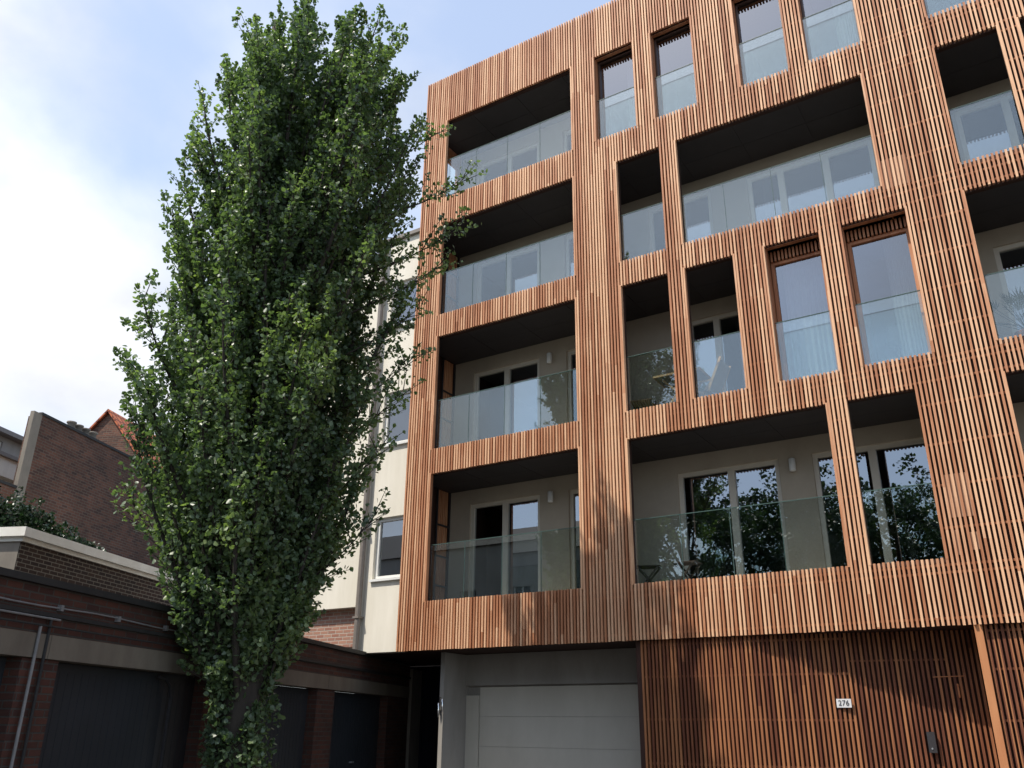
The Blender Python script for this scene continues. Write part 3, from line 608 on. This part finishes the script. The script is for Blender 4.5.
# ------------------------------------------------------------------ things on the balconies
def stool(loc, rz, label, group):
    e = empty('folding_stool', loc, rz, label, 'stool', group)
    s = MB()
    for k in range(5): s.box(-.21, .21, -.16+k*.066, -.108+k*.066, .425, .443)
    s.build('seat', 'dteak', e, bevel=.003)
    for y in (-.15,.14):
        MB().beam((-.19,y,.0),(.17,y,.42),.022,.032).build('leg', 'dteak', e); MB().beam((.19,y+.026,.0),(-.17,y+.026,.42),.022,.032).build('leg', 'dteak', e)
    MB().beam((-.17,-.14,.03),(-.17,.15,.03),.02,.02).beam((.17,-.14,.03),(.17,.15,.03),.02,.02).build('stretcher', 'dteak', e)
    return e
s1 = stool((5.60,.70,3.745), .0, 'dark folding stool with crossed legs in front of the balcony window', 'folding stools on the long lower balcony')
s2 = copy_tree(s1); s2.location = (4.90,.72,3.745); s2.rotation_euler.z = .35; s2['label'] = 'dark folding stool in the left corner of the long lower balcony'
# folding table, upper balcony
tb = empty('folding_table', (5.78,.62,6.765), 0, 'small folding balcony table with wooden rim behind the tall middle pane', 'table')
MB().box(-.42,.42,-.27,.27,.69,.715).build('tabletop', 'canvas', tb, bevel=.004)
MB().box(-.44,.44,-.30,-.272,.685,.725).box(-.44,.44,.272,.30,.685,.725).box(-.44,-.422,-.27,.27,.685,.725).box(.422,.44,-.27,.27,.685,.725).build('rim', 'teak', tb)
for y in (-.22,.22):
    MB().beam((-.34,y,0),(.32,y,.68),.025,.035).build('leg', 'teak', tb); MB().beam((.34,y+.03,0),(-.32,y+.03,.68),.025,.035).build('leg', 'teak', tb)
ch = empty('slatted_chair', (4.95,.72,6.765), .2, 'low dark chair with slatted seat in the corner under the folding table', 'chair')
s = MB()
for k in range(8): s.box(-.2+k*.052, -.165+k*.052, -.2, .2, .40, .418)
s.build('seat', 'teak', ch); 
for x in (-.19,.19):
    for y in (-.18,.18): MB().box(x-.015,x+.015,y-.015,y+.015,0,.40).build('leg', 'dteak', ch)
b_ = MB().box(-.2,-.17,.2,.23,.40,.52).box(.17,.2,.2,.23,.40,.52)
b_.build('backrest', 'dteak', ch)
dc = empty('folding_armchair', (6.33,.60,6.765), 0, 'reclining folding armchair with grey canvas back and pale wooden arms', 'armchair')
MB().box(-.32,.02,-.24,.24,.27,.285).build('seat', 'canvas', dc)
q = MB(); q.face([(.02,-.22,.30),(.02,.22,.30),(.26,.22,.80),(.26,-.22,.80)]); q.face([(.04,-.22,.29),(.28,-.22,.79),(.28,.22,.79),(.04,.22,.29)]); q.build('backrest', 'canvas', dc)
for y in (-.25,.25):
    MB().beam((.0,y,.25),(.27,y,.84),.025,.04).build('back_post', 'teak', dc); MB().beam((-.42,y,.44),(.09,y,.44),.045,.022).build('armrest', 'teak', dc)
    MB().beam((-.38,y,.43),(.18,y,.0),.022,.035).build('leg', 'teak', dc); MB().beam((.06,y+.028,.43),(-.3,y+.028,.0),.022,.035).build('leg', 'teak', dc)
# potted palm
pm = empty('potted_palm', (11.15,.75,6.765), 0, 'potted fan palm behind the glass balustrade at the right edge', 'plant')
MB().lathe([(.0,0),(.14,0),(.19,.32),(.2,.34),(.17,.34),(.16,.30),(0,.30)], (0,0,0), 20).build('pot', 'terracotta', pm, True)
fr = MB()
for k in range(26):
    a = rng.uniform(0,6.28); el = rng.uniform(.25,1.25); L_ = rng.uniform(.35,.6); d = np.array([math.cos(a)*math.cos(el),math.sin(a)*math.cos(el),math.sin(el)]); b0 = np.array([0,0,.35]); hub = b0+d*L_
    fr.tube([tuple(b0), tuple(hub)], [.006,.004], 4, cap=False); sd = np.cross(d,[0,0,1]); sd /= np.linalg.norm(sd)
    for j in range(11):
        t = (j-5)/5*1.25; v = d*math.cos(t)+sd*math.sin(t); v = v + [0,0,-.12]; e1 = hub+v*rng.uniform(.2,.28); wv_ = np.cross(v,[0,0,1]); wv_ = wv_/np.linalg.norm(wv_)*.012
        fr.face([tuple(hub), tuple((hub+e1)/2+wv_), tuple(e1), tuple((hub+e1)/2-wv_)])
fr.build('fronds', 'leaf2', pm)
# white table lamp in the right box window room
lp = empty('table_lamp', (9.32,1.15,6.80), 0, 'white lamp with flared shade standing inside the right tall timber window', 'lamp')
MB().lathe([(0,0),(.10,0),(.10,.02),(.02,.05),(.015,.75)], (0,0,0), 16).build('stand', 'white', lp, True)
MB().lathe([(.17,.72),(.10,1.0),(.095,1.0),(.165,.72)], (0,0,0), 20).build('lamp_shade', 'white', lp, True)
